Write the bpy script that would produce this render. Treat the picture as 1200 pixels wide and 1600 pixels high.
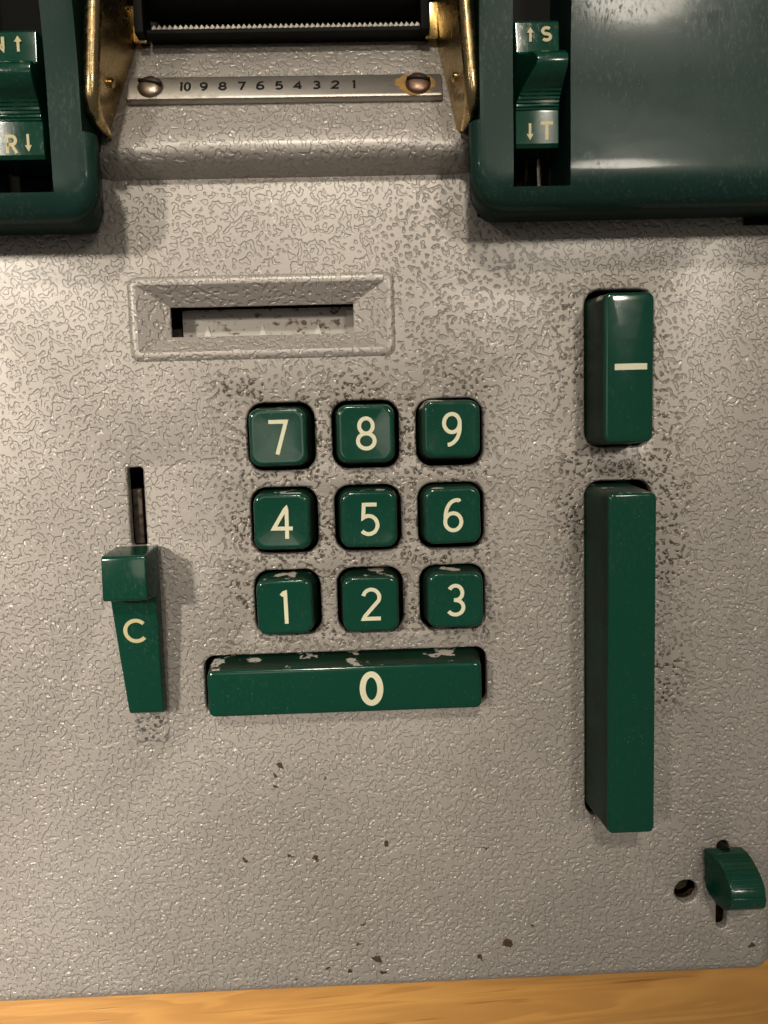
import bpy, bmesh, math, random
from mathutils import Vector
from math import sin, cos, pi, radians
random.seed(7)
for o in list(bpy.data.objects): bpy.data.objects.remove(o)
S = bpy.context.scene
COL = S.collection
H0 = 50.0                      # height of the key panel above the table, mm

# ------------------------------------------------------------------ camera
cd = bpy.data.cameras.new('camera'); cam = bpy.data.objects.new('camera', cd); COL.objects.link(cam)
cd.sensor_fit = 'VERTICAL'; cd.sensor_height = 36.0; cd.lens = 36.0*1202/1600
cam.location = (-0.00067, 0.01874, (174.69+H0)/1000)
cam.rotation_euler = (radians(-5.68), radians(-1.58), radians(-1.57))
cd.clip_start = 0.005; cd.clip_end = 50
S.camera = cam
# ------------------------------------------------------------------ light: dim warm room, ceiling lamps plus an added soft overhead light
w = bpy.data.worlds.new('World'); S.world = w; w.use_nodes = True
bg = w.node_tree.nodes['Background']; bg.inputs[0].default_value = (1.0, 0.91, 0.80, 1); bg.inputs[1].default_value = 0.085
def lamp(name, loc, aim, power, size, col, cone=None, blend=0.6):
    if cone:
        l = bpy.data.lights.new(name, 'SPOT'); l.spot_size = radians(cone); l.spot_blend = blend; l.shadow_soft_size = size/2
    else:
        l = bpy.data.lights.new(name, 'AREA'); l.shape = 'DISK'; l.size = size
    l.energy = power; l.color = col
    o = bpy.data.objects.new(name, l); COL.objects.link(o); o.location = loc
    o.rotation_euler = (Vector(aim)-Vector(loc)).to_track_quat('-Z', 'Y').to_euler()
    o['label'] = 'ceiling lamp or added soft light above the machine'; o['category'] = 'lamp'
    return o
WARM = (1.0, 0.905, 0.765)
lamp('ceiling_lamp_or_fill', (-0.98, 0.42, 1.45), (-0.255, -0.085, 0.05), 130, 0.24, WARM, 16.6, 0.42)
lamp('ceiling_lamp_or_fill', (0.50, 0.42, 1.45), (0.15, 0.08, 0.05), 20, 0.18, WARM, 23, 1.0)
lamp('ceiling_lamp_or_fill', (-0.10, 1.05, 1.45), (0.03, 0.11, 0.05), 46, 0.14, WARM, 18.5, 1.0)
lamp('ceiling_lamp_or_fill', (-0.62, -0.85, 1.45), (-0.13, -0.26, 0.0), 74, 0.18, WARM, 10.5, 0.7)
lamp('ceiling_lamp_or_fill', (-0.20, 0.10, 1.60), (0.0, 0.06, 0.05), 0.5, 0.36, WARM)  # added soft light, gives the key tops a pale reflection
S.view_settings.view_transform = 'Standard'; S.view_settings.look = 'None'
S.view_settings.exposure = 0; S.view_settings.gamma = 1; S.view_settings.use_curve_mapping = False
S.render.engine = 'CYCLES'

# ------------------------------------------------------------------ node helpers
class NT:
    def __init__(s, name):
        s.m = bpy.data.materials.new(name); s.m.use_nodes = True
        s.t = s.m.node_tree; s.p = s.t.nodes['Principled BSDF']
    def n(s, typ, ins=None, **kw):
        n = s.t.nodes.new(typ)
        for k, v in kw.items(): setattr(n, k, v)
        if ins:
            for k, v in ins.items(): s.put(n.inputs[k], v)
        return n
    def put(s, sock, v):
        if isinstance(v, bpy.types.NodeSocket): s.t.links.new(v, sock)
        else:
            if sock.type == 'RGBA' and len(v) == 3: v = (*v, 1)
            sock.default_value = v
    def math(s, op, a, b=0.0, c=None, clamp=False):
        n = s.n('ShaderNodeMath', operation=op, use_clamp=clamp)
        s.put(n.inputs[0], a); s.put(n.inputs[1], b)
        if c is not None: s.put(n.inputs[2], c)
        return n.outputs[0]
    def sstep(s, v, a, b, o0=0.0, o1=1.0):
        n = s.n('ShaderNodeMapRange', interpolation_type='SMOOTHSTEP')
        s.put(n.inputs['Value'], v); n.inputs['From Min'].default_value = a; n.inputs['From Max'].default_value = b
        n.inputs['To Min'].default_value = o0; n.inputs['To Max'].default_value = o1
        return n.outputs[0]
    def mix(s, f, a, b):
        n = s.n('ShaderNodeMix', data_type='RGBA')
        s.put(n.inputs[0], f); s.put(n.inputs[6], a); s.put(n.inputs[7], b)
        return n.outputs[2]
    def noise(s, vec, scale, detail=2.0, rough=0.5, dist=0.0):
        n = s.n('ShaderNodeTexNoise', {'Scale': scale, 'Detail': detail, 'Roughness': rough, 'Distortion': dist})
        if vec is not None: s.put(n.inputs['Vector'], vec)
        return n.outputs[0]
    def bump(s, h, dist, strength=1.0, normal=None):
        n = s.n('ShaderNodeBump', {'Strength': strength, 'Distance': dist, 'Height': h})
        if normal is not None: s.put(n.inputs['Normal'], normal)
        return n.outputs[0]
    def coord(s):
        return s.n('ShaderNodeTexCoord').outputs['Object']
    def geo(s): return s.n('ShaderNodeNewGeometry')
    def xyz(s, v):
        n = s.n('ShaderNodeSeparateXYZ'); s.put(n.inputs[0], v); return n.outputs
    def P(s, **kw):
        for k, v in kw.items(): s.put(s.p.inputs[k.replace('_', ' ')], v)
    def box(s, X, Y, cx, cy, hx, hy):          # signed distance to a box (metres), mm arguments
        ax = s.math('SUBTRACT', s.math('ABSOLUTE', s.math('SUBTRACT', X, cx/1000)), hx/1000)
        ay = s.math('SUBTRACT', s.math('ABSOLUTE', s.math('SUBTRACT', Y, cy/1000)), hy/1000)
        return s.math('MAXIMUM', ax, ay)

def hammer_paint():
    """silver hammer-finish paint: smooth skin broken by small flat-bottomed pits, brown grime in the pits near the keys"""
    t = NT('hammered_silver_paint'); pos = t.geo().outputs['Position']; X, Y, Z = t.xyz(pos)
    big = t.noise(pos, 60, 2)
    wob = t.n('ShaderNodeTexNoise', {'Vector': pos, 'Scale': 240.0, 'Detail': 0.0})
    wob = t.n('ShaderNodeVectorMath', {0: wob.outputs[1], 1: (0.0011, 0.0011, 0.0011)}, operation='MULTIPLY').outputs[0]
    rp = t.n('ShaderNodeVectorMath', {0: pos, 1: wob}, operation='ADD').outputs[0]
    rp = t.n('ShaderNodeMapping', {'Vector': rp, 'Rotation': (0.62, 0.48, 0.55)}).outputs[0]
    # pits are larger on the rear half of the panel and finer towards the front
    half = t.sstep(t.math('ADD', Y, t.math('MULTIPLY', t.math('SUBTRACT', t.noise(pos, 35, 2), 0.5), 0.12)), -0.035, 0.045)
    fine_n = t.math('MULTIPLY', t.math('SUBTRACT', t.noise(rp, 1080, 0.3, 0.4, 0.0), 0.5), t.math('SUBTRACT', 1.0, t.math('MULTIPLY', half, 0.5)))
    big_n = t.math('MULTIPLY', t.math('SUBTRACT', t.noise(rp, 960, 0.4, 0.45, 0.0), 0.5), t.math('ADD', 0.35, t.math('MULTIPLY', half, 0.45)))
    na = t.math('ADD', 0.5, t.math('ADD', fine_n, big_n))
    v = t.math('ADD', na, t.math('MULTIPLY', t.math('SUBTRACT', big, 0.5), 0.12))
    pit = t.sstep(v, 0.49, 0.635)
    edge = t.math('MULTIPLY', t.math('MULTIPLY', pit, t.math('SUBTRACT', 1.0, pit)), 4.0)
    # grime
    d = t.math('ADD', t.sstep(t.box(X, Y, -2, 2, 27, 27), 0.0, 0.009, 1, 0), t.sstep(t.box(X, Y, 57, 18, 10, 28), 0.0, 0.009, 1, 0))
    d = t.math('ADD', d, t.sstep(t.box(X, Y, 66, -20, 3, 24), 0.0, 0.010, 1, 0))
    d = t.math('ADD', d, t.math('MULTIPLY', t.sstep(t.box(X, Y, 22, 55, 9, 12), 0.0, 0.014, 1, 0), 0.55))
    d = t.math('MULTIPLY', d, t.sstep(t.noise(pos, 120, 4), 0.26, 0.60))
    d = t.math('MINIMUM', t.math('MULTIPLY', d, 1.15), 1.0)
    grime = t.math('MULTIPLY', t.math('MULTIPLY', t.math('MULTIPLY', t.sstep(v, 0.555, 0.63), t.sstep(t.noise(pos, 1700, 1), 0.36, 0.52)), d), 0.95)
    wear = t.math('MULTIPLY', t.sstep(t.box(X, Y, -51.6, -47.6, 3.6, 3.4), -0.001, 0.0012, 1, 0), t.sstep(t.noise(pos, 500, 2), 0.4, 0.5))
    # chips: rusty flakes where the paint is gone
    warp = t.n('ShaderNodeTexNoise', {'Vector': pos, 'Scale': 500.0, 'Detail': 3.0})
    wv = t.n('ShaderNodeVectorMath', {0: warp.outputs[1], 1: (0.5, 0.5, 0.5)}, operation='SUBTRACT').outputs[0]
    wv = t.n('ShaderNodeVectorMath', {0: wv, 1: (0.0034, 0.0034, 0.0)}, operation='MULTIPLY').outputs[0]
    pw = t.n('ShaderNodeVectorMath', {0: pos, 1: wv}, operation='ADD').outputs[0]
    chip = 1.0
    for x, y, r in [(-22.3, -58, 1.0), (-23.7, -60.4, .6), (-23.6, -63, .5), (-12.2, -61.7, .6), (-21, -80.3, .9), (-14.5, -81.5, 1.0), (-32, -81.1, .7),
                    (2, -78.3, .7), (-4.4, -98.5, .6), (-5.3, -103.1, .6), (-.8, -107.5, 1.5), (-7.4, -110.2, 1.0), (30.9, -105.1, 1.6), (24, -108.2, 1.1),
                    (36.6, -101.1, .5), (26, -80.8, .35), (-20.9, -111.3, .6), (69, -95.5, .35), (66.5, -98, .3), (0.5, -110.6, .7), (-13, -109.6, .5), (91, -108, 1.0)]:
        dist = t.n('ShaderNodeVectorMath', {0: pw, 1: (x/1000, y/1000, H0/1000)}, operation='DISTANCE').outputs['Value']
        chip = t.math('MINIMUM', chip, t.math('DIVIDE', dist, r*.85/1000))
    chip = t.sstep(chip, 0.75, 1.0, 1, 0)
    tone = t.mix(t.sstep(t.noise(pos, 30, 3), 0.3, 0.7), (0.48, 0.44, 0.40), (0.55, 0.505, 0.46))
    c = t.mix(t.math('MULTIPLY', edge, 0.04), tone, (0.10, 0.08, 0.06))
    c = t.mix(t.math('MULTIPLY', d, 0.14), c, (0.20, 0.15, 0.09))
    c = t.mix(grime, c, (0.045, 0.029, 0.014))
    c = t.mix(t.math('MULTIPLY', wear, t.math('ADD', 0.15, t.math('MULTIPLY', pit, 0.8))), c, (0.10, 0.09, 0.085))
    c = t.mix(chip, c, (0.085, 0.042, 0.024))
    metal = t.math('MULTIPLY', t.math('SUBTRACT', 1.0, t.math('MAXIMUM', grime, chip)), 0.35)
    fine = t.noise(pos, 2600, 2)
    h = t.math('ADD', t.math('MULTIPLY', pit, -1.0), t.math('ADD', t.math('MULTIPLY', fine, 0.05), t.math('MULTIPLY', big, 1.6)))
    t.P(Base_Color=c, Metallic=metal, Coat_Weight=0.9, Coat_Roughness=0.31, Roughness=t.math('ADD', t.math('SUBTRACT', 0.48, t.math('MULTIPLY', edge, 0.15)), t.math('MULTIPLY', grime, 0.3)), Normal=t.bump(h, 0.000165))
    return t.m

def plastic(name, col, rough, scratch=0.0, residue=False, spec=0.5, coat=0.0):
    t = NT(name); oc = t.coord(); geo = t.geo(); pos = geo.outputs['Position']
    sm = t.noise(pos, 90, 4, 0.6)
    sv = t.n('ShaderNodeMapping', {'Vector': pos, 'Scale': (1.0, 0.4, 1.0), 'Rotation': (0, 0, 0.5)}).outputs[0]
    sc = t.sstep(t.noise(sv, 1700, 3, 0.65), 0.52, 0.74)
    sv2 = t.n('ShaderNodeMapping', {'Vector': pos, 'Scale': (1.0, 0.35, 1.0), 'Rotation': (0, 0, -0.6)}).outputs[0]
    sc2 = t.sstep(t.noise(sv2, 1500, 3, 0.65), 0.54, 0.76)
    scr = t.math('MULTIPLY', t.math('ADD', sc, sc2), t.sstep(t.noise(pos, 45, 3), 0.34, 0.66))
    rg = t.math('ADD', rough, t.math('ADD', t.math('MULTIPLY', t.sstep(sm, 0.4, 0.75), 0.10), t.math('MULTIPLY', scr, 0.26*scratch+0.05)))
    c = t.mix(t.math('MULTIPLY', scr, 0.20*scratch, clamp=True), col, (0.25, 0.29, 0.27))
    c = t.mix(t.math('MULTIPLY', t.sstep(t.noise(pos, 3200, 0), 0.83, 0.87), 0.3), c, (0.5, 0.48, 0.42))       # dust specks
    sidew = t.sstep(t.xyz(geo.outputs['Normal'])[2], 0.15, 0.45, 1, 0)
    c = t.mix(t.math('MULTIPLY', sidew, 0.25), c, (0.010, 0.012, 0.008))  # steep sides darkened in the colour, standing in for shade
    if residue:   # old pale paint flakes and grime left on the skirts of the keys
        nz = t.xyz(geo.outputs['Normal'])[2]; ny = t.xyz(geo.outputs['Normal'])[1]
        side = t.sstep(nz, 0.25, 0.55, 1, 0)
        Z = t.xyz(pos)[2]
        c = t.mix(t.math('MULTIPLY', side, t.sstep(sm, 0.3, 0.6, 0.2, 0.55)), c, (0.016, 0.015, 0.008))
        fl = t.math('MULTIPLY', side, t.sstep(t.noise(pos, 150, 4, 0.6), 0.575, 0.60))
        fl = t.math('MULTIPLY', fl, t.sstep(ny, 0.1, 0.5))
        c = t.mix(fl, c, (0.62, 0.58, 0.52))
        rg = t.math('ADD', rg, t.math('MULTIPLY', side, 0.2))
    hb = t.math('ADD', t.math('MULTIPLY', scr, -0.12*max(scratch, .3)), t.math('MULTIPLY', sm, 0.5))
    t.P(Base_Color=c, Roughness=rg, Normal=t.bump(hb, 0.00004), Specular_IOR_Level=t.math('MULTIPLY', spec, t.math('SUBTRACT', 1.0, t.math('MULTIPLY', sidew, 0.85))))
    if coat: t.P(Coat_Weight=t.math('MULTIPLY', coat, t.math('SUBTRACT', 1.0, sidew)), Coat_Roughness=t.math('ADD', 0.09, t.math('MULTIPLY', scr, 0.35*scratch)), Coat_Normal=t.bump(t.math('ADD', t.math('MULTIPLY', scr, -0.2), sm), 0.00002))
    return t.m

def metal(name, col, rough, tarn=(0.1, 0.06, 0.03), amt=0.4, spots=90, stretch=(1, 1, 1), bmp=0.00002, metallic=1.0, lo=0.45, hi=0.75):
    t = NT(name); pos = t.geo().outputs['Position']
    sv = t.n('ShaderNodeMapping', {'Vector': pos, 'Scale': stretch}).outputs[0]
    a = t.noise(sv, spots, 4, 0.6); b = t.noise(pos, 900, 3, 0.6)
    f = t.math('MULTIPLY', t.sstep(t.math('ADD', a, t.math('MULTIPLY', t.math('SUBTRACT', b, 0.5), 0.4)), lo, hi), amt)
    t.P(Base_Color=t.mix(f, col, tarn), Metallic=metallic, Roughness=t.math('ADD', rough, t.math('ADD', t.math('MULTIPLY', f, 0.3), t.math('MULTIPLY', b, 0.12))),
        Normal=t.bump(b, bmp))
    return t.m

def plain(name, col, rough=0.5, metallic=0.0, var=0.25, bmp=0.00003, sc=300):
    t = NT(name); pos = t.geo().outputs['Position']; a = t.noise(pos, sc, 4, 0.6)
    t.P(Base_Color=t.mix(a, [q*(1-var) for q in col], [min(1, q*(1+var)) for q in col]), Roughness=rough, Metallic=metallic, Normal=t.bump(a, bmp), Specular_IOR_Level=0.5 if max(col) > .02 else 0.15)
    return t.m

def wood():
    t = NT('varnished_wood'); pos = t.coord()
    m1 = t.n('ShaderNodeMapping', {'Vector': pos, 'Scale': (0.10, 1.0, 1.0)}).outputs[0]
    w1 = t.noise(m1, 80, 3, 0.55, 0.6)
    wv = t.math('FRACT', t.math('MULTIPLY', w1, 7.0))
    rings = t.math('MULTIPLY', t.sstep(wv, 0.0, 0.75), t.sstep(wv, 0.75, 1.0, 1, 0))
    m2 = t.n('ShaderNodeMapping', {'Vector': pos, 'Scale': (0.045, 1.0, 1.0)}).outputs[0]
    fib = t.noise(m2, 900, 3, 0.6)
    pores = t.sstep(t.noise(m2, 420, 2, 0.6), 0.62, 0.72)
    c = t.mix(t.noise(m1, 18, 3), (0.70, 0.34, 0.085), (0.80, 0.44, 0.13))
    c = t.mix(t.math('MULTIPLY', rings, 0.45), c, (0.42, 0.19, 0.05))
    c = t.mix(t.math('MULTIPLY', pores, 0.6), c, (0.20, 0.075, 0.018))
    c = t.mix(t.math('MULTIPLY', fib, 0.25), c, (0.5, 0.25, 0.08))
    t.P(Base_Color=c, Roughness=t.math('ADD', 0.24, t.math('MULTIPLY', fib, 0.18)), Normal=t.bump(t.math('ADD', fib, t.math('MULTIPLY', pores, -0.8)), 0.00005))
    return t.m

M = dict(
    paint=hammer_paint(),
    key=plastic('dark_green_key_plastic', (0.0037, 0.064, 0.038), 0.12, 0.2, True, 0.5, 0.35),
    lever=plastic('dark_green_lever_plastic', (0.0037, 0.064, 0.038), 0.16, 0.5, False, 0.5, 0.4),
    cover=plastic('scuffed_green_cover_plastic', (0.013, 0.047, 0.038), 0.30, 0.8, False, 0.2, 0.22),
    ivory=plain('ivory_inlay', (0.90, 0.87, 0.62), 0.4, 0, 0.06),
    gold=plain('faded_cream_inlay', (0.74, 0.66, 0.36), 0.45, 0, 0.18),
    ink=plain('black_ink', (0.018, 0.017, 0.016), 0.5),
    brass=metal('tarnished_brass', (0.50, 0.36, 0.15), 0.22, (0.16, 0.10, 0.04), 0.5, 90),
    bead=metal('worn_plated_brass', (0.62, 0.47, 0.24), 0.16, (0.22, 0.13, 0.06), 0.8, 260),
    nickel=metal('dull_nickel', (0.46, 0.43, 0.385), 0.38, (0.30, 0.26, 0.20), 0.5, 60, (0.3, 1, 1)),
    screw=metal('old_steel_screw', (0.55, 0.45, 0.36), 0.28, (0.20, 0.10, 0.06), 0.7, 300),
    rustscrew=metal('rusty_steel_screw', (0.34, 0.22, 0.16), 0.36, (0.10, 0.045, 0.025), 0.9, 300),
    steel=metal('dull_steel', (0.42, 0.38, 0.32), 0.4, (0.10, 0.07, 0.05), 0.7, 200),
    brightsteel=metal('bright_blade_steel', (0.62, 0.59, 0.52), 0.4, (0.4, 0.33, 0.25), 0.4, 300),
    darkiron=plain('dark_oily_iron', (0.030, 0.024, 0.020), 0.5, 0.4),
    stem=metal('brown_steel_stem', (0.10, 0.082, 0.068), 0.5, (0.03, 0.022, 0.016), 0.9, 260),
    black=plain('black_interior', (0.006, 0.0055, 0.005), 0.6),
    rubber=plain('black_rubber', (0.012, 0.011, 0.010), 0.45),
    plate=metal('rust_speckled_plate', (0.58, 0.545, 0.50), 0.45, (0.17, 0.10, 0.045), 0.85, 700, (0.7, 1, 1), metallic=0.25, lo=0.53, hi=0.66),
    white=plain('white_paint', (0.85, 0.82, 0.72), 0.5, 0, 0.05),
    rust=plain('orange_rust_stain', (0.42, 0.24, 0.07), 0.7, 0, 0.5),
    felt=plain('dirty_brass_bush', (0.06, 0.043, 0.02), 0.6, 0.4, 0.8, 0.0004, 900),
    wood=wood())

# ------------------------------------------------------------------ mesh helpers (mm, z measured from the panel)
def mk(name, vf, mat, parent=None, loc=(0, 0, 0), smooth=35, label=None, rot=None, kind=None):
    """one mesh object out of (verts, faces) in mm"""
    if isinstance(vf, bpy.types.Mesh): me = vf
    else:
        me = bpy.data.meshes.new(name)
        me.from_pydata([(a/1000, b/1000, c/1000) for a, b, c in vf[0]], [], vf[1]); me.validate()
        bm = bmesh.new(); bm.from_mesh(me); bmesh.ops.remove_doubles(bm, verts=bm.verts, dist=2e-6)
        bmesh.ops.recalc_face_normals(bm, faces=bm.faces); bm.to_mesh(me); bm.free()
        me.materials.append(M[mat])
        if smooth:
            me.polygons.foreach_set('use_smooth', [True]*len(me.polygons)); me.set_sharp_from_angle(angle=radians(smooth))
    o = bpy.data.objects.new(name, me); COL.objects.link(o); o.parent = parent
    o.location = [q/1000 for q in loc]
    if rot: o.rotation_euler = rot
    if label: o['label'] = label
    if kind: o['kind'] = kind
    return o
def up(x=0, y=0, z=0): return (x, y, z+H0)       # location of a part whose parent is the machine

def rr(hx, hy, r, n=6, cx=0, cy=0):
    if n == 0: return [(cx+hx, cy+hy), (cx-hx, cy+hy), (cx-hx, cy-hy), (cx+hx, cy-hy)]
    r = min(r, hx, hy); pts = []
    for ax, ay, a0 in ((1, 1, 0), (-1, 1, 90), (-1, -1, 180), (1, -1, 270)):
        for i in range(n+1):
            a = radians(a0+90*i/n); pts.append((cx+ax*(hx-r)+r*cos(a), cy+ay*(hy-r)+r*sin(a)))
    return pts
def loft(rings, cap0=False, cap1=False, closed=True):
    V = []; F = []; n = len(rings[0])
    for r in rings: V += r
    for k in range(len(rings)-1):
        for i in range(n if closed else n-1):
            j = (i+1) % n; F.append((k*n+i, k*n+j, (k+1)*n+j, (k+1)*n+i))
    if cap0: F.append(tuple(range(n))[::-1])
    if cap1: F.append(tuple(range((len(rings)-1)*n, len(rings)*n)))
    return V, F
def join(*parts):
    V = []; F = []
    for v, f in parts:
        o = len(V); V += list(v); F += [tuple(i+o for i in q) for q in f]
    return V, F
def boxm(x0, x1, y0, y1, z0, z1, b=0.0):
    hx, hy, cx, cy = (x1-x0)/2, (y1-y0)/2, (x0+x1)/2, (y0+y1)/2
    if not b: return loft([[(a, c, z) for a, c in rr(hx, hy, 0, 0, cx, cy)] for z in (z0, z1)], True, True)
    R = []
    for z, s in ((z0, b), (z0+.3*b, .3*b), (z0+b, 0), (z1-b, 0), (z1-.3*b, .3*b), (z1, b)):
        R.append([(a, c, z) for a, c in rr(hx-s, hy-s, b, 3, cx, cy)])
    return loft(R, True, True)
def tube(pts, r, n=12, caps=True):
    R = []; P = [Vector(p) for p in pts]
    for i, p in enumerate(P):
        t = (P[min(i+1, len(P)-1)]-P[max(i-1, 0)]).normalized()
        a = t.cross(Vector((0, 0, 1)));
        if a.length < .05: a = t.cross(Vector((1, 0, 0)))
        a.normalize(); b = a.cross(t); q = r[i] if isinstance(r, (list, tuple)) else r
        R.append([tuple(p+a*q*cos(2*pi*k/n)+b*q*sin(2*pi*k/n)) for k in range(n)])
    return loft(R, caps, caps)
def prof(pts, x0, x1, e=0.5, xl=None, xr=None):
    """side profile (y,z) pushed from x0 to x1 with rounded end edges; xl/xr shift the end planes by (y,z)"""
    n = len(pts); A = sum(pts[i][0]*pts[(i+1) % n][1]-pts[(i+1) % n][0]*pts[i][1] for i in range(n))
    sg = 1 if A > 0 else -1; nor = []
    for i in range(n):
        a = Vector(pts[i])-Vector(pts[i-1]); b = Vector(pts[(i+1) % n])-Vector(pts[i])
        na = Vector((a.y, -a.x)).normalized()*sg; nb = Vector((b.y, -b.x)).normalized()*sg
        m = na+nb; m = m/max(m.length_squared/2, .5); nor.append(m)
    R = []
    for side, d, ins in ((0, 0, e), (0, .12*e, .5*e), (0, .45*e, .12*e), (0, e, 0), (1, e, 0), (1, .45*e, .12*e), (1, .12*e, .5*e), (1, 0, e)):
        ring = []
        for (y, z), m in zip(pts, nor):
            x = (x0+(xl(y, z) if xl else 0)+d) if side == 0 else (x1+(xr(y, z) if xr else 0)-d)
            ring.append((x, y-m.x*ins, z-m.y*ins))
        R.append(ring)
    return loft(R, True, True)
def rnd(pts, r, n=4):
    """round the corners of a closed polygon"""
    out = []; N = len(pts)
    for i in range(N):
        p, a, b = Vector(pts[i]), Vector(pts[i-1]), Vector(pts[(i+1) % N])
        q = r[i] if isinstance(r, (list, tuple)) else r
        if q <= 0: out.append(tuple(p)); continue
        la, lb = (a-p).length, (b-p).length; s = min(q, la*.45, lb*.45)
        u, v = p+(a-p)/la*s, p+(b-p)/lb*s
        for k in range(n+1):
            f = k/n; out.append(tuple(u*(1-f)**2+p*2*f*(1-f)+v*f*f))
    return out

# ---- stroke lettering (centre lines in a box one unit high)
def arc(cx, cy, rx, ry, a0, a1, n=22): return [(cx+rx*cos(radians(a0+(a1-a0)*i/n)), cy+ry*sin(radians(a0+(a1-a0)*i/n))) for i in range(n+1)]
G = {
 '0': [arc(0, 0, .235, .43, 90, 450, 40)],
 '1': [[(-.10, .335), (-.02, .42), (.02, .43), (.02, -.5)]],
 '2': [arc(0, .20, .235, .235, 168, -28, 20)+[(-.20, -.36), (-.235, -.43), (.27, -.43)]],
 '3': [arc(-.01, .215, .20, .215, 150, -88, 22)+[(-.06, 0)], [(-.06, 0)]+arc(-.02, -.215, .235, .215, 88, -148, 24)],
 '4': [[(.13, -.5), (.13, .43), (-.25, -.20), (.30, -.20)]],
 '5': [[(.22, .43), (-.155, .43), (-.175, .06)]+arc(-.02, -.165, .255, .265, 128, -140, 26)],
 '6': [arc(0, -.18, .235, .25, 90, 450, 34), [(.20, .40)]+arc(.12, -.05, .34, .50, 80, 186, 22)],
 '7': [[(-.26, .43), (.24, .43), (-.04, -.5)]],
 '8': [arc(0, .215, .195, .215, 90, 450, 30), arc(0, -.215, .24, .215, 90, 450, 32)],
 '9': [arc(0, .17, .225, .26, 90, 450, 34), [(.225, .20)]+arc(-.14, .05, .365, .50, 8, -88, 20)],
 'C': [arc(0, 0, .43, .43, 42, 318, 30)],
 'S': [arc(0, .215, .28, .215, 35, 270, 22)+arc(0, -.215, .30, .215, 88, -145, 22)],
 'T': [[(-.36, .43), (.36, .43)], [(0, .43), (0, -.5)]],
 'N': [[(-.27, -.5), (-.27, .40), (.27, -.40), (.27, .5)]],
 'R': [[(-.24, -.5), (-.24, .43), (.02, .43)]+arc(.02, .20, .22, .23, 90, -90, 16)+[(-.24, -.03)], [(.02, -.03), (.27, -.5)]],
 '-': [[(-.5, 0), (.5, 0)]],
}
def strokes(paths, h, w, zf=lambda x, y: 0.0, thick=0.10, shear=0.0, sx=1.0):
    V = []; F = []
    for k, path in enumerate(paths):
        pts = [Vector((x*h*sx+shear*y*h, y*h)) for x, y in path]
        d = [pts[0]]
        for q in pts[1:]:
            L = (q-d[-1]).length
            if L < 1e-4: continue
            m = max(1, int(L/.6)); s = d[-1].copy()
            for i in range(1, m+1): d.append(s.lerp(q, i/m))
        pts = d; n = len(pts); closed = (pts[0]-pts[-1]).length < 1e-3 and n > 8
        if closed: pts = pts[:-1]; n -= 1
        rows = []
        for i in range(n):
            a = pts[i]-pts[i-1] if (i or closed) else pts[1]-pts[0]
            b = pts[(i+1) % n]-pts[i] if (i < n-1 or closed) else a
            na, nb = Vector((-a.y, a.x)).normalized(), Vector((-b.y, b.x)).normalized()
            m = na+nb; m = m/max(m.length_squared/2, .42)
            l, r = pts[i]+m*w/2, pts[i]-m*w/2; e = .004*k
            rows.append([(l.x, l.y, zf(l.x, l.y)-thick), (l.x, l.y, zf(l.x, l.y)+e), (r.x, r.y, zf(r.x, r.y)+e), (r.x, r.y, zf(r.x, r.y)-thick)])
        o = len(V)
        for r in rows: V += r
        for i in range(n if closed else n-1):
            j = (i+1) % n
            for q in range(3): F.append((o+i*4+q, o+i*4+q+1, o+j*4+q+1, o+j*4+q))
        if not closed: F += [(o, o+1, o+2, o+3), (o+(n-1)*4+3, o+(n-1)*4+2, o+(n-1)*4+1, o+(n-1)*4)]
    return V, F
def arrow(h, w, upw=True, zf=lambda x, y: 0.0):
    s = 1 if upw else -1
    pts = [(-w/2, -.5*h*s), (w/2, -.5*h*s), (w/2, .14*h*s), (w*1.35, .14*h*s), (0, .52*h*s), (-w*1.35, .14*h*s), (-w/2, .14*h*s)]
    return loft([[(x, y, zf(x, y)-.1) for x, y in pts], [(x, y, zf(x, y)) for x, y in pts]], True, True)

# ================================================================== setting
mk('wooden_tabletop', boxm(-700, 700, -420, 520, -30, 0, 4), 'wood', None, (0, 0, 0), rot=(0, 0, radians(3.0)), kind='structure')

# ================================================================== the adding machine
root = bpy.data.objects.new('adding_machine', None); COL.objects.link(root)
root.empty_display_size = 0.02
root['label'] = 'vintage adding machine with silver hammered panel and dark green keys on a wooden table'
root['category'] = 'adding machine'

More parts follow.
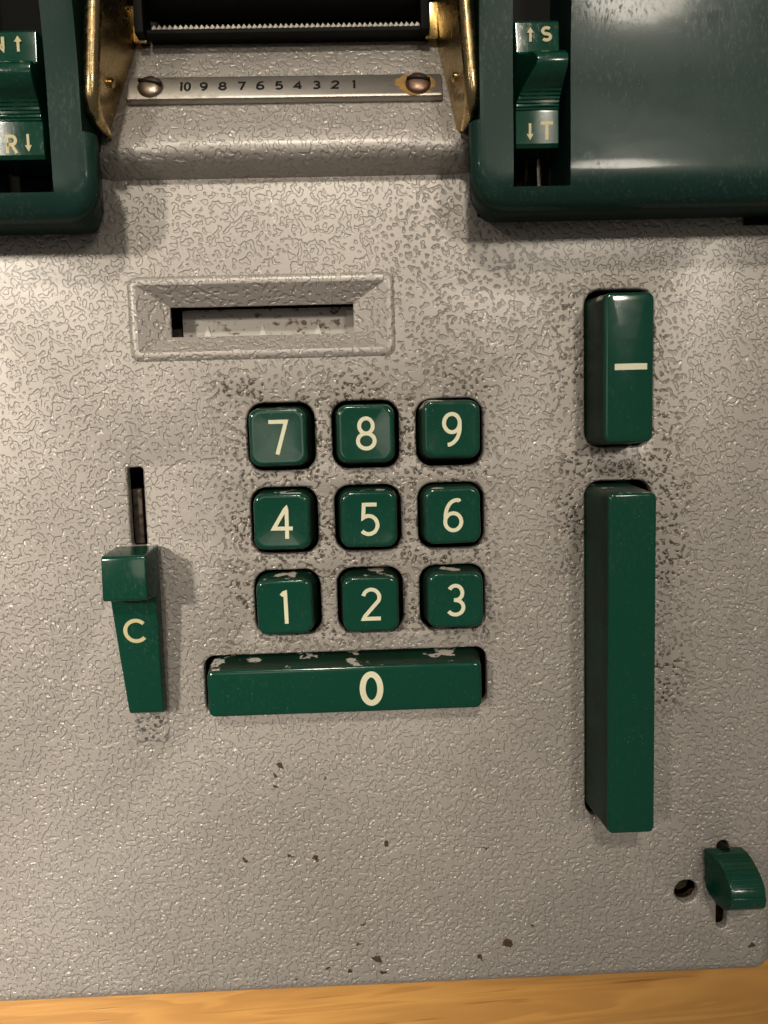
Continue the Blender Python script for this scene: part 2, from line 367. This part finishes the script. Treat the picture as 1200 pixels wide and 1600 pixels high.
# ---- top panel with every opening cut through
PX0, PX1, PY0, PY1 = -106.0, 96.6, -115.7, 79.0
holes = []        # (hx, hy, r, cx, cy)
for j in (1, 0, -1):
    for i in (-1, 0, 1): holes.append((7.6, 7.6, 3.6, 19*i, 19*j))
holes += [(32.8, 6.95, 2.6, -6.15, -38.0),          # zero bar
          (7.75, 17.5, 3.4, 57.6, 32.2),            # minus bar
          (7.75, 40.2, 3.4, 57.6, -33.3),           # long bar
          (1.75, 8.9, .7, -52.15, 4.1),             # clear lever slot
          (1.35, 11.2, 1.3, 83.4, -92.2),           # small lever slot
          (2.9, 2.9, 2.9, 74.6, -93.6)]             # round hole
WX, WY, WHX, WHY = -22.25, 45.5, 28.2, 8.0          # register window frame
def panel_mesh():
    bm = bmesh.new(); V = []; F = []
    er = 3.2
    def ring(pts, z): return [(x, y, z) for x, y in pts]
    ocx, ocy, ohx, ohy = (PX0+PX1)/2, (PY0+PY1)/2, (PX1-PX0)/2, (PY1-PY0)/2
    # outer wall with a rolled edge
    outer = []
    for a in range(0, 91, 15):
        s = er*(1-sin(radians(a))); outer.append(ring(rr(ohx-s, ohy-s, 4.4-s*.6, 8, ocx, ocy), -er*(1-cos(radians(a)))))
    outer.append(ring(rr(ohx, ohy, 4.4, 8, ocx, ocy), -43)); outer.append(ring(rr(ohx-1.5, ohy-1.5, 5, 8, ocx, ocy), -44))
    parts = [loft(outer)]
    loops = [outer[0]]
    for hx, hy, r, cx, cy in holes:
        e = .55; n = 8
        L = [ring(rr(hx+e*(1-sin(radians(a))), hy+e*(1-sin(radians(a))), r+e*(1-sin(radians(a))), n, cx, cy), -e*(1-cos(radians(a)))) for a in (0, 30, 60, 90)]
        L.append(ring(rr(hx, hy, r, n, cx, cy), -2.2)); parts.append(loft(L)); loops.append(L[0])
    win = ring(rr(WHX, WHY, 1.2, 4, WX, WY), 0); loops.append(win)
    # flat skin between the loops
    for lp in loops:
        vs = []
        for p in lp:
            if vs and (Vector(p)-vs[-1].co).length < 1e-5: continue
            vs.append(bm.verts.new(p))
        for i in range(len(vs)): bm.edges.new((vs[i], vs[(i+1) % len(vs)]))
    bmesh.ops.triangle_fill(bm, use_beauty=True, use_dissolve=False, edges=bm.edges)
    bm.verts.index_update()
    parts.append(([tuple(v.co) for v in bm.verts], [tuple(v.index for v in f.verts) for f in bm.faces])); bm.free()
    return join(*parts)
panel = mk('top_panel', panel_mesh(), 'paint', root, up(), 40)

# ---- black well under the openings, rear body, feet
mk('inner_pan', boxm(-100, 90, -108, 74, -40, -24), 'black', root, up())
mk('rear_body', boxm(-104, 93, 77, 150, -43.5, -22, 2), 'darkiron', root, up())
for x in (-92, 82):
    for y in (-100, 138): mk('rubber_foot', join(loft([[(a, b, z) for a, b in rr(q, q, q, 6)] for z, q in ((0, 6), (4, 7), (7, 7))], True, True)), 'rubber', root, (x, y, 0))

# ---- register window: raised frame, sloping facets, plate behind
def wframe():
    R = []
    for e, z, r in ((1.15, 0.0, 2.0), (1.0, .15, 2.0), (.7, .35, 1.9), (.3, .52, 1.7), (-.1, .58, 1.4), (-.5, .57, 1.0), (-.8, .52, .4), (-1.2, .2, .2)):
        R.append([(x, y, z) for x, y in rr(28.25+e, 8.05+e, r, 5, -22.1, 45.5)])
    rim = loft(R)
    a = [(x, y, .54) for x, y in rr(27.5, 7.3, 0, 0, -22.1, 45.5)]
    b = [(x, y, -2.7) for x, y in rr(20.55, 3.3, 0, 0, -22.45, 45.15)]
    c = [(x, y, -3.6) for x, y in rr(20.55, 3.3, 0, 0, -22.45, 45.15)]
    return join(rim, loft([a, b]), loft([b, c]))
wf = mk('window_frame', wframe(), 'paint', root, up(), 25)
mk('register_plate', boxm(-41.8, 4.0, 36.0, 48.8, -10.6, -9.5), 'plate', wf)
mk('shutter', boxm(-47, -42.0, 36, 44.6, -9.9, -9.2), 'stem', wf)
mk('shutter', boxm(-3.6, 5, 36, 48.0, -9.4, -9.0), 'nickel', wf)
for x in (-36.1, -23.3, -10.4):
    mk('pointer', loft([[(x+a, 42.9+b, z) for a, b in ((-1.1, -1), (1.1, -1), (0.05, 2.4))] for z in (-9.49, -9.2)], True, True), 'white', wf, smooth=0)

# ---- keys
def cap(hx, hy, z0, z1, r0, r1, draft, er=.8, top=lambda x, y: 0.0):
    """moulded key cap: skirt with draft, rounded rim, shaped top"""
    R = []
    for k in range(5):
        f = k/4; z = z0+(z1-er-z0)*f; d = draft*(1-f)
        R.append([(x, y, z) for x, y in rr(hx+d, hy+d, r0+(r1-r0)*f, 6)])
    for a in (22, 45, 67, 90):
        s = er*(1-cos(radians(a))); R.append([(x, y, z1-er+er*sin(radians(a))+top(x, y)*sin(radians(a))) for x, y in rr(hx-s, hy-s, r1-s*.5, 6)])
    for q in (.93, .8, .62, .44, .25, .1):
        R.append([(x, y, z1+top(x, y)) for x, y in rr((hx-er)*q, (hy-er)*q, (r1-er*.5)*q, 6)])
    return loft(R, False, True)
def dish(h, d): return lambda x, y: -d*max(0, 1-(x*x+y*y)/(1.6*h*h))
HX = 6.25; ZT = 4.0
kd = dish(HX-.7, .30)
kmesh = None
row = {1: '789', 0: '456', -1: '123'}
offs = {'7': (-.35, -.1, 0), '8': (.0, .1, .2), '9': (-.05, .55, .7), '4': (-.2, .1, -.1), '5': (.1, .05, 0), '6': (-.1, .3, .1), '1': (-.35, -.2, .0), '2': (.0, -.25, .2), '3': (.25, .1, .4)}
for j in (1, 0, -1):
    for i in (-1, 0, 1):
        ch = row[j][i+1]; ox, oy, oz = offs[ch]
        tilt = (radians(random.uniform(-1.2, 1.2)), radians(random.uniform(-1.2, 1.2)), radians(random.uniform(-.8, .8)))
        k = mk('number_key', kmesh or cap(HX, HX, -4.5, ZT, 3.0, 2.2, .85, .7, kd), 'key', root, up(19*i+ox, 19*j+oy, oz), 40,
               'square dark green key with ivory numeral %s' % ch, tilt)
        kmesh = k.data
        zf = lambda x, y: ZT+kd(x, y)+.05
        mk('numeral', strokes(G[ch], 7.7, .86, zf), 'ivory', k, (0.1, 0, 0), 0)
        mk('key_stem', boxm(-1, 1, -2.5, 2.5, -23.5, -3.5), 'darkiron', k)
z0 = lambda x, y: -.18*(y/4.5)**2
zk = mk('number_key', cap(30.85, 5.35, -4.5, 6.2, 2.2, 1.5, 1.1, .75, z0), 'key', root, up(-6.3, -38.15, 0), 40, 'long dark green bar key with ivory numeral 0 and pale flakes along its rear side')
mk('numeral', strokes(G['0'], 7.7, 1.35, lambda x, y: 6.25+z0(x, y), sx=1.1), 'ivory', zk, (5.9, .1, 0), 0)
mk('key_stem', boxm(-20, 20, -1, 1, -23.5, -3.5), 'darkiron', zk)
zm = lambda x, y: -.35*((x+1.0)/5)**2
mkey = mk('minus_bar', cap(5.3, 15.7, -4.5, 11.0, 2.4, 1.5, 1.1, .7, zm), 'key', root, up(56.2, 31.5, 0), 40, 'tall dark green bar key with an ivory minus sign', (radians(.5), 0, 0))
mk('minus_sign', strokes(G['-'], 7.0, 1.3, lambda x, y: 11.05+zm(x, y)), 'ivory', mkey, (.4, .3, 0), 0)
mk('key_stem', boxm(-1, 1, -10, 10, -23.5, -3.5), 'darkiron', mkey)
zp = lambda x, y: -.22*(x/5)**2
pkey = mk('total_bar', cap(5.15, 37.7, -4.5, 14.2, 2.4, 1.2, 1.2, .6, zp), 'key', root, up(56.0, -32.65, 0), 40, 'very long blank dark green bar key')
mk('key_stem', boxm(-1, 1, -30, 30, -23.5, -3.5), 'darkiron', pkey)

# ---- clear lever
lp = rnd([(-4.6, 1.2), (-5.3, 11.7), (-15.0, 12.3), (-15.3, 6.6), (-30, 5.4), (-42.6, 4.2), (-43.3, 1.0)], [.4, .9, .8, .3, 0, .9, .3])
def ltaper(y, z): return 0.0 if y > -15.0 else (-15.0-y)/27.0
def lx0(y, z): return -.35*(z < 9.0 and y <= -15.1)+1.9*ltaper(y, z)
def lx1(y, z): return .35*(z < 9.0 and y <= -15.1)-.5*ltaper(y, z)
cl = mk('clear_lever', prof(lp, -57.0, -47.5, .4, lx0, lx1), 'lever', root, up(), 40, 'dark green sliding lever with raised thumb pad and cream letter C')
mk('letter', strokes(G['C'], 5.5, .85, lambda x, y: 6.6-(-15.3-(y-23.0))*.0816+.09, .15), 'gold', cl, (-52.2, -23.0, 0), 0)
mk('lever_stem_or_notch', boxm(-53.8, -51.6, -4.7, 8.0, -7, -2.6, .2), 'stem', cl)

# ---- small lever bottom right
slope = [(-81.9, 4.0), (-82.4, 6.6), (-83.3, 8.9), (-84.5, 10.8), (-86.0, 12.2)]
sp = [(-82.2, 1.0)]+slope+rnd([(-87.6, 12.9), (-90.4, 12.5), (-92.6, 9.8), (-93.2, 5.8), (-92.0, 2.2), (-89.0, .8)], [.4, 1.4, 1.2, 1.4, 1.2, .6], 5)
sl = mk('release_lever', prof(sp, 79.5, 87.5, .3, lambda y, z: -.16*max(0, 9-z)), 'lever', root, up(), 40, 'small dark green ribbed lever knob beside a round hole')
mk('lever_stem_or_notch', loft([[(82.9+a, -82.0+b, z) for a, b in rr(.95, .95, .95, 5)] for z in (-6, 2.6)], True, True), 'black', sl)  # black pin standing in for the dark notch in the knob
for k in range(9):
    f = k/8*3.999; i = int(f); f -= i
    y = slope[i][0]*(1-f)+slope[i+1][0]*f; z = slope[i][1]*(1-f)+slope[i+1][1]*f
    mk('rib', tube([(80.2, y+.05, z), (86.8, y+.05, z)], .14, 6), 'lever', sl, smooth=60)
mk('bushing', loft([[(74.6+a, -93.6+b, z) for a, b in rr(q, q, q, 8)] for z, q in ((-4.6, 3.4), (-4.6, 2.2), (-5.4, 1.2), (-5.6, .2))], True, True), 'felt', root, up())

# ---- sloping rear deck under the scale
def deckmesh():
    P = [(75.0, -1.0), (75.15, .02), (75.5, .5), (75.9, 1.5), (76.5, 3.2), (77.3, 4.7), (78.3, 5.6), (79.5, 6.0), (81.0, 5.8), (84, 4.6), (90, 2.0), (98, -1.5), (106.6, -5.2), (107.0, -6), (107.0, -12)]
    xs = [(-56.4, -3.0), (-55.9, -1.4), (-55.0, -.5), (-53.6, 0), (-40, 0), (-10, 0), (10, 0), (22.6, 0), (24.0, -.5), (24.9, -1.4), (25.4, -3.0)]
    V = []; F = []
    for x, dz in xs:
        for y, z in P: V.append((x, y, z+dz))
    n = len(P)
    for i in range(len(xs)-1):
        for k in range(n-1): F.append((i*n+k, i*n+k+1, (i+1)*n+k+1, (i+1)*n+k))
    return V, F
mk('rear_deck', deckmesh(), 'paint', root, up(), 50)

# ---- column scale strip with screws
sl_ang = math.atan(.43)
def onstrip(y): return 2.0-.43*(y-90)
strip = mk('column_scale', boxm(-33.5, 33.5, -3.0, 3.0, 0, 1.9, .45), 'nickel', root, up(-14.9, 92.3, onstrip(92.3)-.15), 40, 'dull metal strip numbered 10 to 1', (-sl_ang, 0, radians(-.15)))
xs = [-21.2+3.98*i for i in range(10)]
for i, x in enumerate(xs):
    s = str(10-i)
    if s == '10':
        mk('numeral', strokes(G['1'], 2.35, .48, lambda a, b: 1.93), 'ink', strip, (x-.75, .15, 0), 0); mk('numeral', strokes(G['0'], 2.35, .46, lambda a, b: 1.93), 'ink', strip, (x+.55, .15, 0), 0)
    else: mk('numeral', strokes(G[s], 2.15, .48, lambda a, b: 1.93, sx=1.3), 'ink', strip, (x, .15, 0), 0)
def screwmesh():
    R = [[(x, y, z) for x, y in rr(q, q, q, 6)] for z, q in ((-.2, 2.75), (.25, 2.75), (.7, 2.45), (1.0, 1.9), (1.15, 1.2), (1.2, .4))]
    return loft(R, True, True)
for x, mt, a, lb in ((-28.4, 'screw', -14, 'domed slotted steel screw'), (28.3, 'rustscrew', -4, 'rusty domed slotted screw')):
    if mt == 'rustscrew':
        pts = [(3.6*cos(2*pi*k/26)*(1+.18*sin(3.1*k)+.12*sin(7*k)), 2.85*sin(2*pi*k/26)*(1+.05*sin(5*k))) for k in range(26)]
        mk('rust_stain', loft([[(x-.6+p*1.15, q, z) for p, q in pts] for z in (1.85, 1.91)], False, True), 'rust', strip, smooth=0)
    sc = mk('screw', screwmesh(), mt, strip, (x, 0.1, 1.85), 50, lb, (0, 0, radians(a)))
    mk('slot', boxm(-2.5, 2.5, -.32, .32, .85, 1.26), 'black', sc, (0, .35, 0))

# ---- brass paper guides
def guide(x_top0, x_top1, x_bot0, x_bot1, s, lab):
    """s=+1: inner face looks to +x"""
    zt = 15.0
    yb, yf = 140.0, 82.6
    def lerp(a, b, y): return a+(b-a)*(y-82.5)/(106-82.5)
    V = []; st = [82.0, 83.0, 84.5, 88, 94, 100, 106, 115, 140]
    R = []
    for y in st:
        zb = onstrip(y)+.2 if y < 107 else -6
        ztop = zt if y > 85 else 6.0+(zt-6.0)*max(0, (y-82.0)/3.0)
        xb, xt = lerp(x_bot0, x_bot1, min(y, 112)), lerp(x_top0, x_top1, min(y, 112))
        R.append([(xb, y, min(zb, ztop-1)), (xt, y, ztop), (xt-s*.9, y, ztop), (xb-s*.9, y, min(zb, ztop-1))])
    g = mk('paper_guide', loft(R, True, True), 'brass', root, up(), 30, lab)
    bx = lambda y: lerp(x_top0, x_top1, min(y, 112))-s*.9
    pts = [(bx(82.2)+s*1.0, 81.9, 7.0), (bx(82.6)+s*.6, 82.3, 9.5), (bx(83)+s*.2, 83.0, 12.6), (bx(84), 84.4, 14.4)]+[(bx(y), y, 15.2) for y in (86.5, 90, 96, 102, 108, 116, 140)]
    mk('rolled_edge', tube(pts, [.5, 1.0, 1.4, 1.6]+[1.65]*7, 16), 'bead', g, smooth=60)
    mk('flange', loft([[(bx(y)-s*1.1, y, 14.6), (bx(y)-s*1.6, y, 13.0), (bx(y)-s*1.8, y, 6), (bx(y)-s*1.4, y, 6), (bx(y)-s*.9, y, 13)] for y in (83.6, 96, 108, 140)], True, True), 'brass', g, smooth=40)
    mk('rivet', loft([[(lerp(x_bot0, x_bot1, 92)*.5+lerp(x_top0, x_top1, 92)*.5+s*(z+.1), 92+a, 7.6+b) for a, b in rr(q, q, q, 5)] for z, q in ((-.6, 1.0), (.35, 1.0), (.7, .6), (.8, .1))], True, True), 'bead', g)
    mk('cross_tab', boxm(min(x_bot1, x_bot1+s*2.2)-.3, max(x_bot1, x_bot1+s*2.2)+.3, 104.5, 112, -3.0, -2.0, .2), 'brass', g)
    return g
guide(-51.1, -49.0, -51.9, -47.3, 1, 'brass side guide plate with rolled edge and golden bead')
guide(22.4, 20.8, 21.2, 18.1, -1, 'brass side guide plate with worn silvery rolled edge')

# ---- paper cutter and platen
def blade():
    n = 51; x0, x1 = -43.0, 14.2; p = (x1-x0)/n
    pts = []
    for k in range(n): pts += [(x0+k*p, 106.15), (x0+(k+.5)*p, 106.75)]
    pts += [(x1, 106.2)]
    top = [(x, y, .3+(y-106)*.12) for x, y in pts]; bot = [(x, y, .0+(y-106)*.12) for x, y in pts]
    base = [(x, 105.95, .2) for x, y in pts]; base2 = [(x, 105.95, -.1) for x, y in pts]
    return loft([base, top, bot, base2], closed=False)
cut = mk('paper_cutter', boxm(-44.2, 15.2, 105.1, 106.0, -6.5, .12, .2), 'black', root, up(), 40, 'dark cutter bar with bright saw-toothed blade')
mk('toothed_blade', blade(), 'brightsteel', cut, smooth=0)
for x in (-45.6, 15.4): mk('bracket', boxm(x-1.0, x+1.0, 105.0, 128, -6, .8, .3), 'black', cut)
mk('platen', tube([(-47, 127, -6), (-46.6, 127, -6), (17.6, 127, -6), (18, 127, -6)], [14, 14.6, 14.6, 14], 40), 'rubber', root, up(), 40, 'black rubber platen roller')

# ---- green covers with switch slots
def cover(x0, x1, y0, y1, slot, notch, corner, seam):
    """moulded cover: plan with rounded front corner(s), bullnose rim, slot and notch cut out"""
    er = 7.2
    def lines(a, b, extra, st):
        L = set([round(a, 3), round(b, 3)]+[round(e, 3) for e in extra]); x = a
        while x < b: L.add(round(x, 3)); x += st
        L = sorted(L); out = [L[0]]
        for q in L[1:]:
            if q-out[-1] > .18 or q in extra: out.append(q)
        return out
    ex = [slot[0], slot[1], notch[0], notch[1]]; ey = [slot[2], notch[2]]
    fine = lambda c, s: [c+s*er*(1-cos(radians(a))) for a in (10, 20, 30, 40, 50, 60, 70, 80)]
    X = lines(x0, x1, [e for e in ex if x0 < e < x1]+fine(x0, 1)+fine(x1, -1), 1.5)
    Y = lines(y0, y1, [e for e in ey if y0 < e < y1]+fine(y0, 1), 1.5)
    def crown(x, y):
        return 17.2+.0042*min(21, max(0, y-87))**2+.12*max(0, y-108)
    V = []; idx = {}
    for i, x in enumerate(X):
        for j, y in enumerate(Y):
            dl = (x-x0) if 'l' in corner else 99; dr = (x1-x) if 'r' in corner else 99
            df = y-y0; ds = min(dl, dr)
            a, b = max(0, er-ds), max(0, er-df)
            px, py = x, y
            if a > 0 and b > 0:           # turn the square corner into a round one
                m = max(a, b); L = math.hypot(a, b); a2, b2 = m*a/L, m*b/L
                px = x+(a-a2)*(1 if dl < dr else -1); py = y+(b-b2); rad = m
            else: rad = max(a, b)
            # the front rim is a full bullnose, the inner side edge is tighter
            t = min(1, rad/er)
            k = b/max(1e-6, a+b) if rad > 0 else 0
            drop_front = 5.2*(1-math.sqrt(max(0, 1-t*t))); tt = max(0, (t-.62)/.38); drop_side = 2.4*(1-math.sqrt(max(0, 1-tt*tt)))
            z = crown(x, y)-(k*drop_front+(1-k)*drop_side)
            idx[i, j] = len(V); V.append((px, py, z))
    F = []
    def keep(xc, yc):
        if slot[0] < xc < slot[1] and yc > slot[2]: return False
        if notch[0] < xc < notch[1] and yc > notch[2]: return False
        return True
    for i in range(len(X)-1):
        for j in range(len(Y)-1):
            if keep((X[i]+X[i+1])/2, (Y[j]+Y[j+1])/2): F.append((idx[i, j], idx[i+1, j], idx[i+1, j+1], idx[i, j+1]))
    # walls down from every border edge
    cnt = {}
    for f in F:
        for a, b in zip(f, f[1:]+f[:1]): cnt[a, b] = 1
    border = [(a, b) for a, b in cnt if (b, a) not in cnt]
    low = {}; sx, sy = slot[:2], slot[2]
    def lowv(a, zz, ins):
        key = (a, zz)
        if key not in low:
            x, y, z = V[a]; sh = 0.0
            if y < notch[2]+.01:
                f = 1.0
                sh = (2.2*max(0, 1-abs(x-x0)/7) if 'l' in corner else -4.0*max(0, 1-abs(x1-x)/7))*f
            low[key] = len(V); V.append((x+sh, y+(1.3 if y < y0+5 else 0), min(z-.1, zz)))
        return low[key]
    for a, b in border:
        la, lb = lowv(a, .5, 0), lowv(b, .5, 0); F.append((b, a, la, lb))
    return V, F
cr = mk('side_cover', cover(22.3, 104, 63.3, 150, (30.8, 42.2, 67.2), (20, 24.3, 80.0), 'l', 0), 'cover', root, up(), 42, 'scuffed dark green cover around the switch marked S and T')
clf = mk('side_cover', cover(-116, -51.3, 62.7, 150, (-75.0, -59.6, 67.8), (-53.4, -45, 79.0), 'r', 0), 'cover', root, up(), 42, 'glossy dark green cover around the switch marked N and R')
mk('dark_gap_strip', boxm(85.5, 99, 62.9, 70, -.2, .9), 'rubber', cr)  # black strip standing in for the shaded gap under the cover
mk('slot_dark_fill', boxm(26, 60, 66, 149, -9, .9), 'black', cr)  # added black block hides the panel, its colour gives the slot its darkness
mk('slot_dark_fill', boxm(-100, -57, 65, 149, -9, .9), 'black', clf)  # same added black block for the left slot

# ---- rocker switches
def rocker(name, lab, x0, x1, letters, dy=0.0):
    P = [(75.5, 4), (75.6, 13.4), (76.3, 14.0), (82.3, 14.0)]
    for k in range(9):
        f = k/9; y = 82.6+5.2*f; z = 14.0+.9*f+3.4*f*f; P += [(y, z+.02), (y+.14, z+.32)]
    P += [(88.3, 18.6), (89.0, 19.3), (89.9, 19.6), (91.1, 19.3), (92.1, 18.2), (92.5, 16.5), (93.0, 15.2), (93.6, 14.6), (99.2, 14.2), (99.8, 13.6), (100.0, 4)]
    P = [(y+dy, z) for y, z in P]
    r = mk(name, prof(P, x0, x1, .3, lambda y, z: max(0, z-14.4)*.62, lambda y, z: max(0, z-14.4)*.10), 'lever', root, up(), 33, lab)
    for ch, lx, ly, lz, h, wd in letters:
        if ch in 'ud': mk('arrow_mark', arrow(h, wd, ch == 'u'), 'gold', r, (lx, ly, lz), 0)
        else: mk('letter', strokes(G[ch], h, wd, thick=.15), 'gold', r, (lx, ly, lz), 0)
    return r
rocker('rocker_switch', 'green rocker switch lettered S and T with arrows', 31.9, 40.7,
       [('S', 38.1, 96.9, 14.62, 2.7, .60), ('u', 34.9, 96.8, 14.62, 2.7, .5), ('T', 38.2, 78.7, 14.06, 3.5, .66), ('d', 34.8, 78.6, 14.06, 3.2, .5)])
rocker('rocker_switch', 'green rocker switch lettered N and R with arrows', -72.8, -62.0,
       [('N', -69.2, 96.4, 14.62, 2.9, .62), ('u', -65.5, 96.5, 14.62, 2.9, .55), ('R', -68.4, 78.0, 14.06, 3.5, .62), ('d', -65.1, 78.2, 14.06, 3.3, .5)], -.4)
for pts, mt in (([(35.9, 70.5, 2), (35.8, 73, 5), (35.7, 77, 7)], 'stem'), ([(41.6, 69.2, 6), (38.9, 69.2, 6), (38.4, 69.6, 6), (38.1, 73, 6.5), (38.1, 77, 7)], 'steel'), ([(39.7, 71, 2), (39.7, 77, 4)], 'stem'),
                ([(36.0, 97, 10), (35.9, 101.4, 10.5)], 'stem'), ([(37.2, 97, 10), (37.2, 100.2, 10)], 'stem'), ([(-69, 69.5, 0), (-65, 74, 1)], 'stem')):
    mk('link_rod', tube(pts, .45, 8), mt, cr if pts[0][0] > 0 else clf)
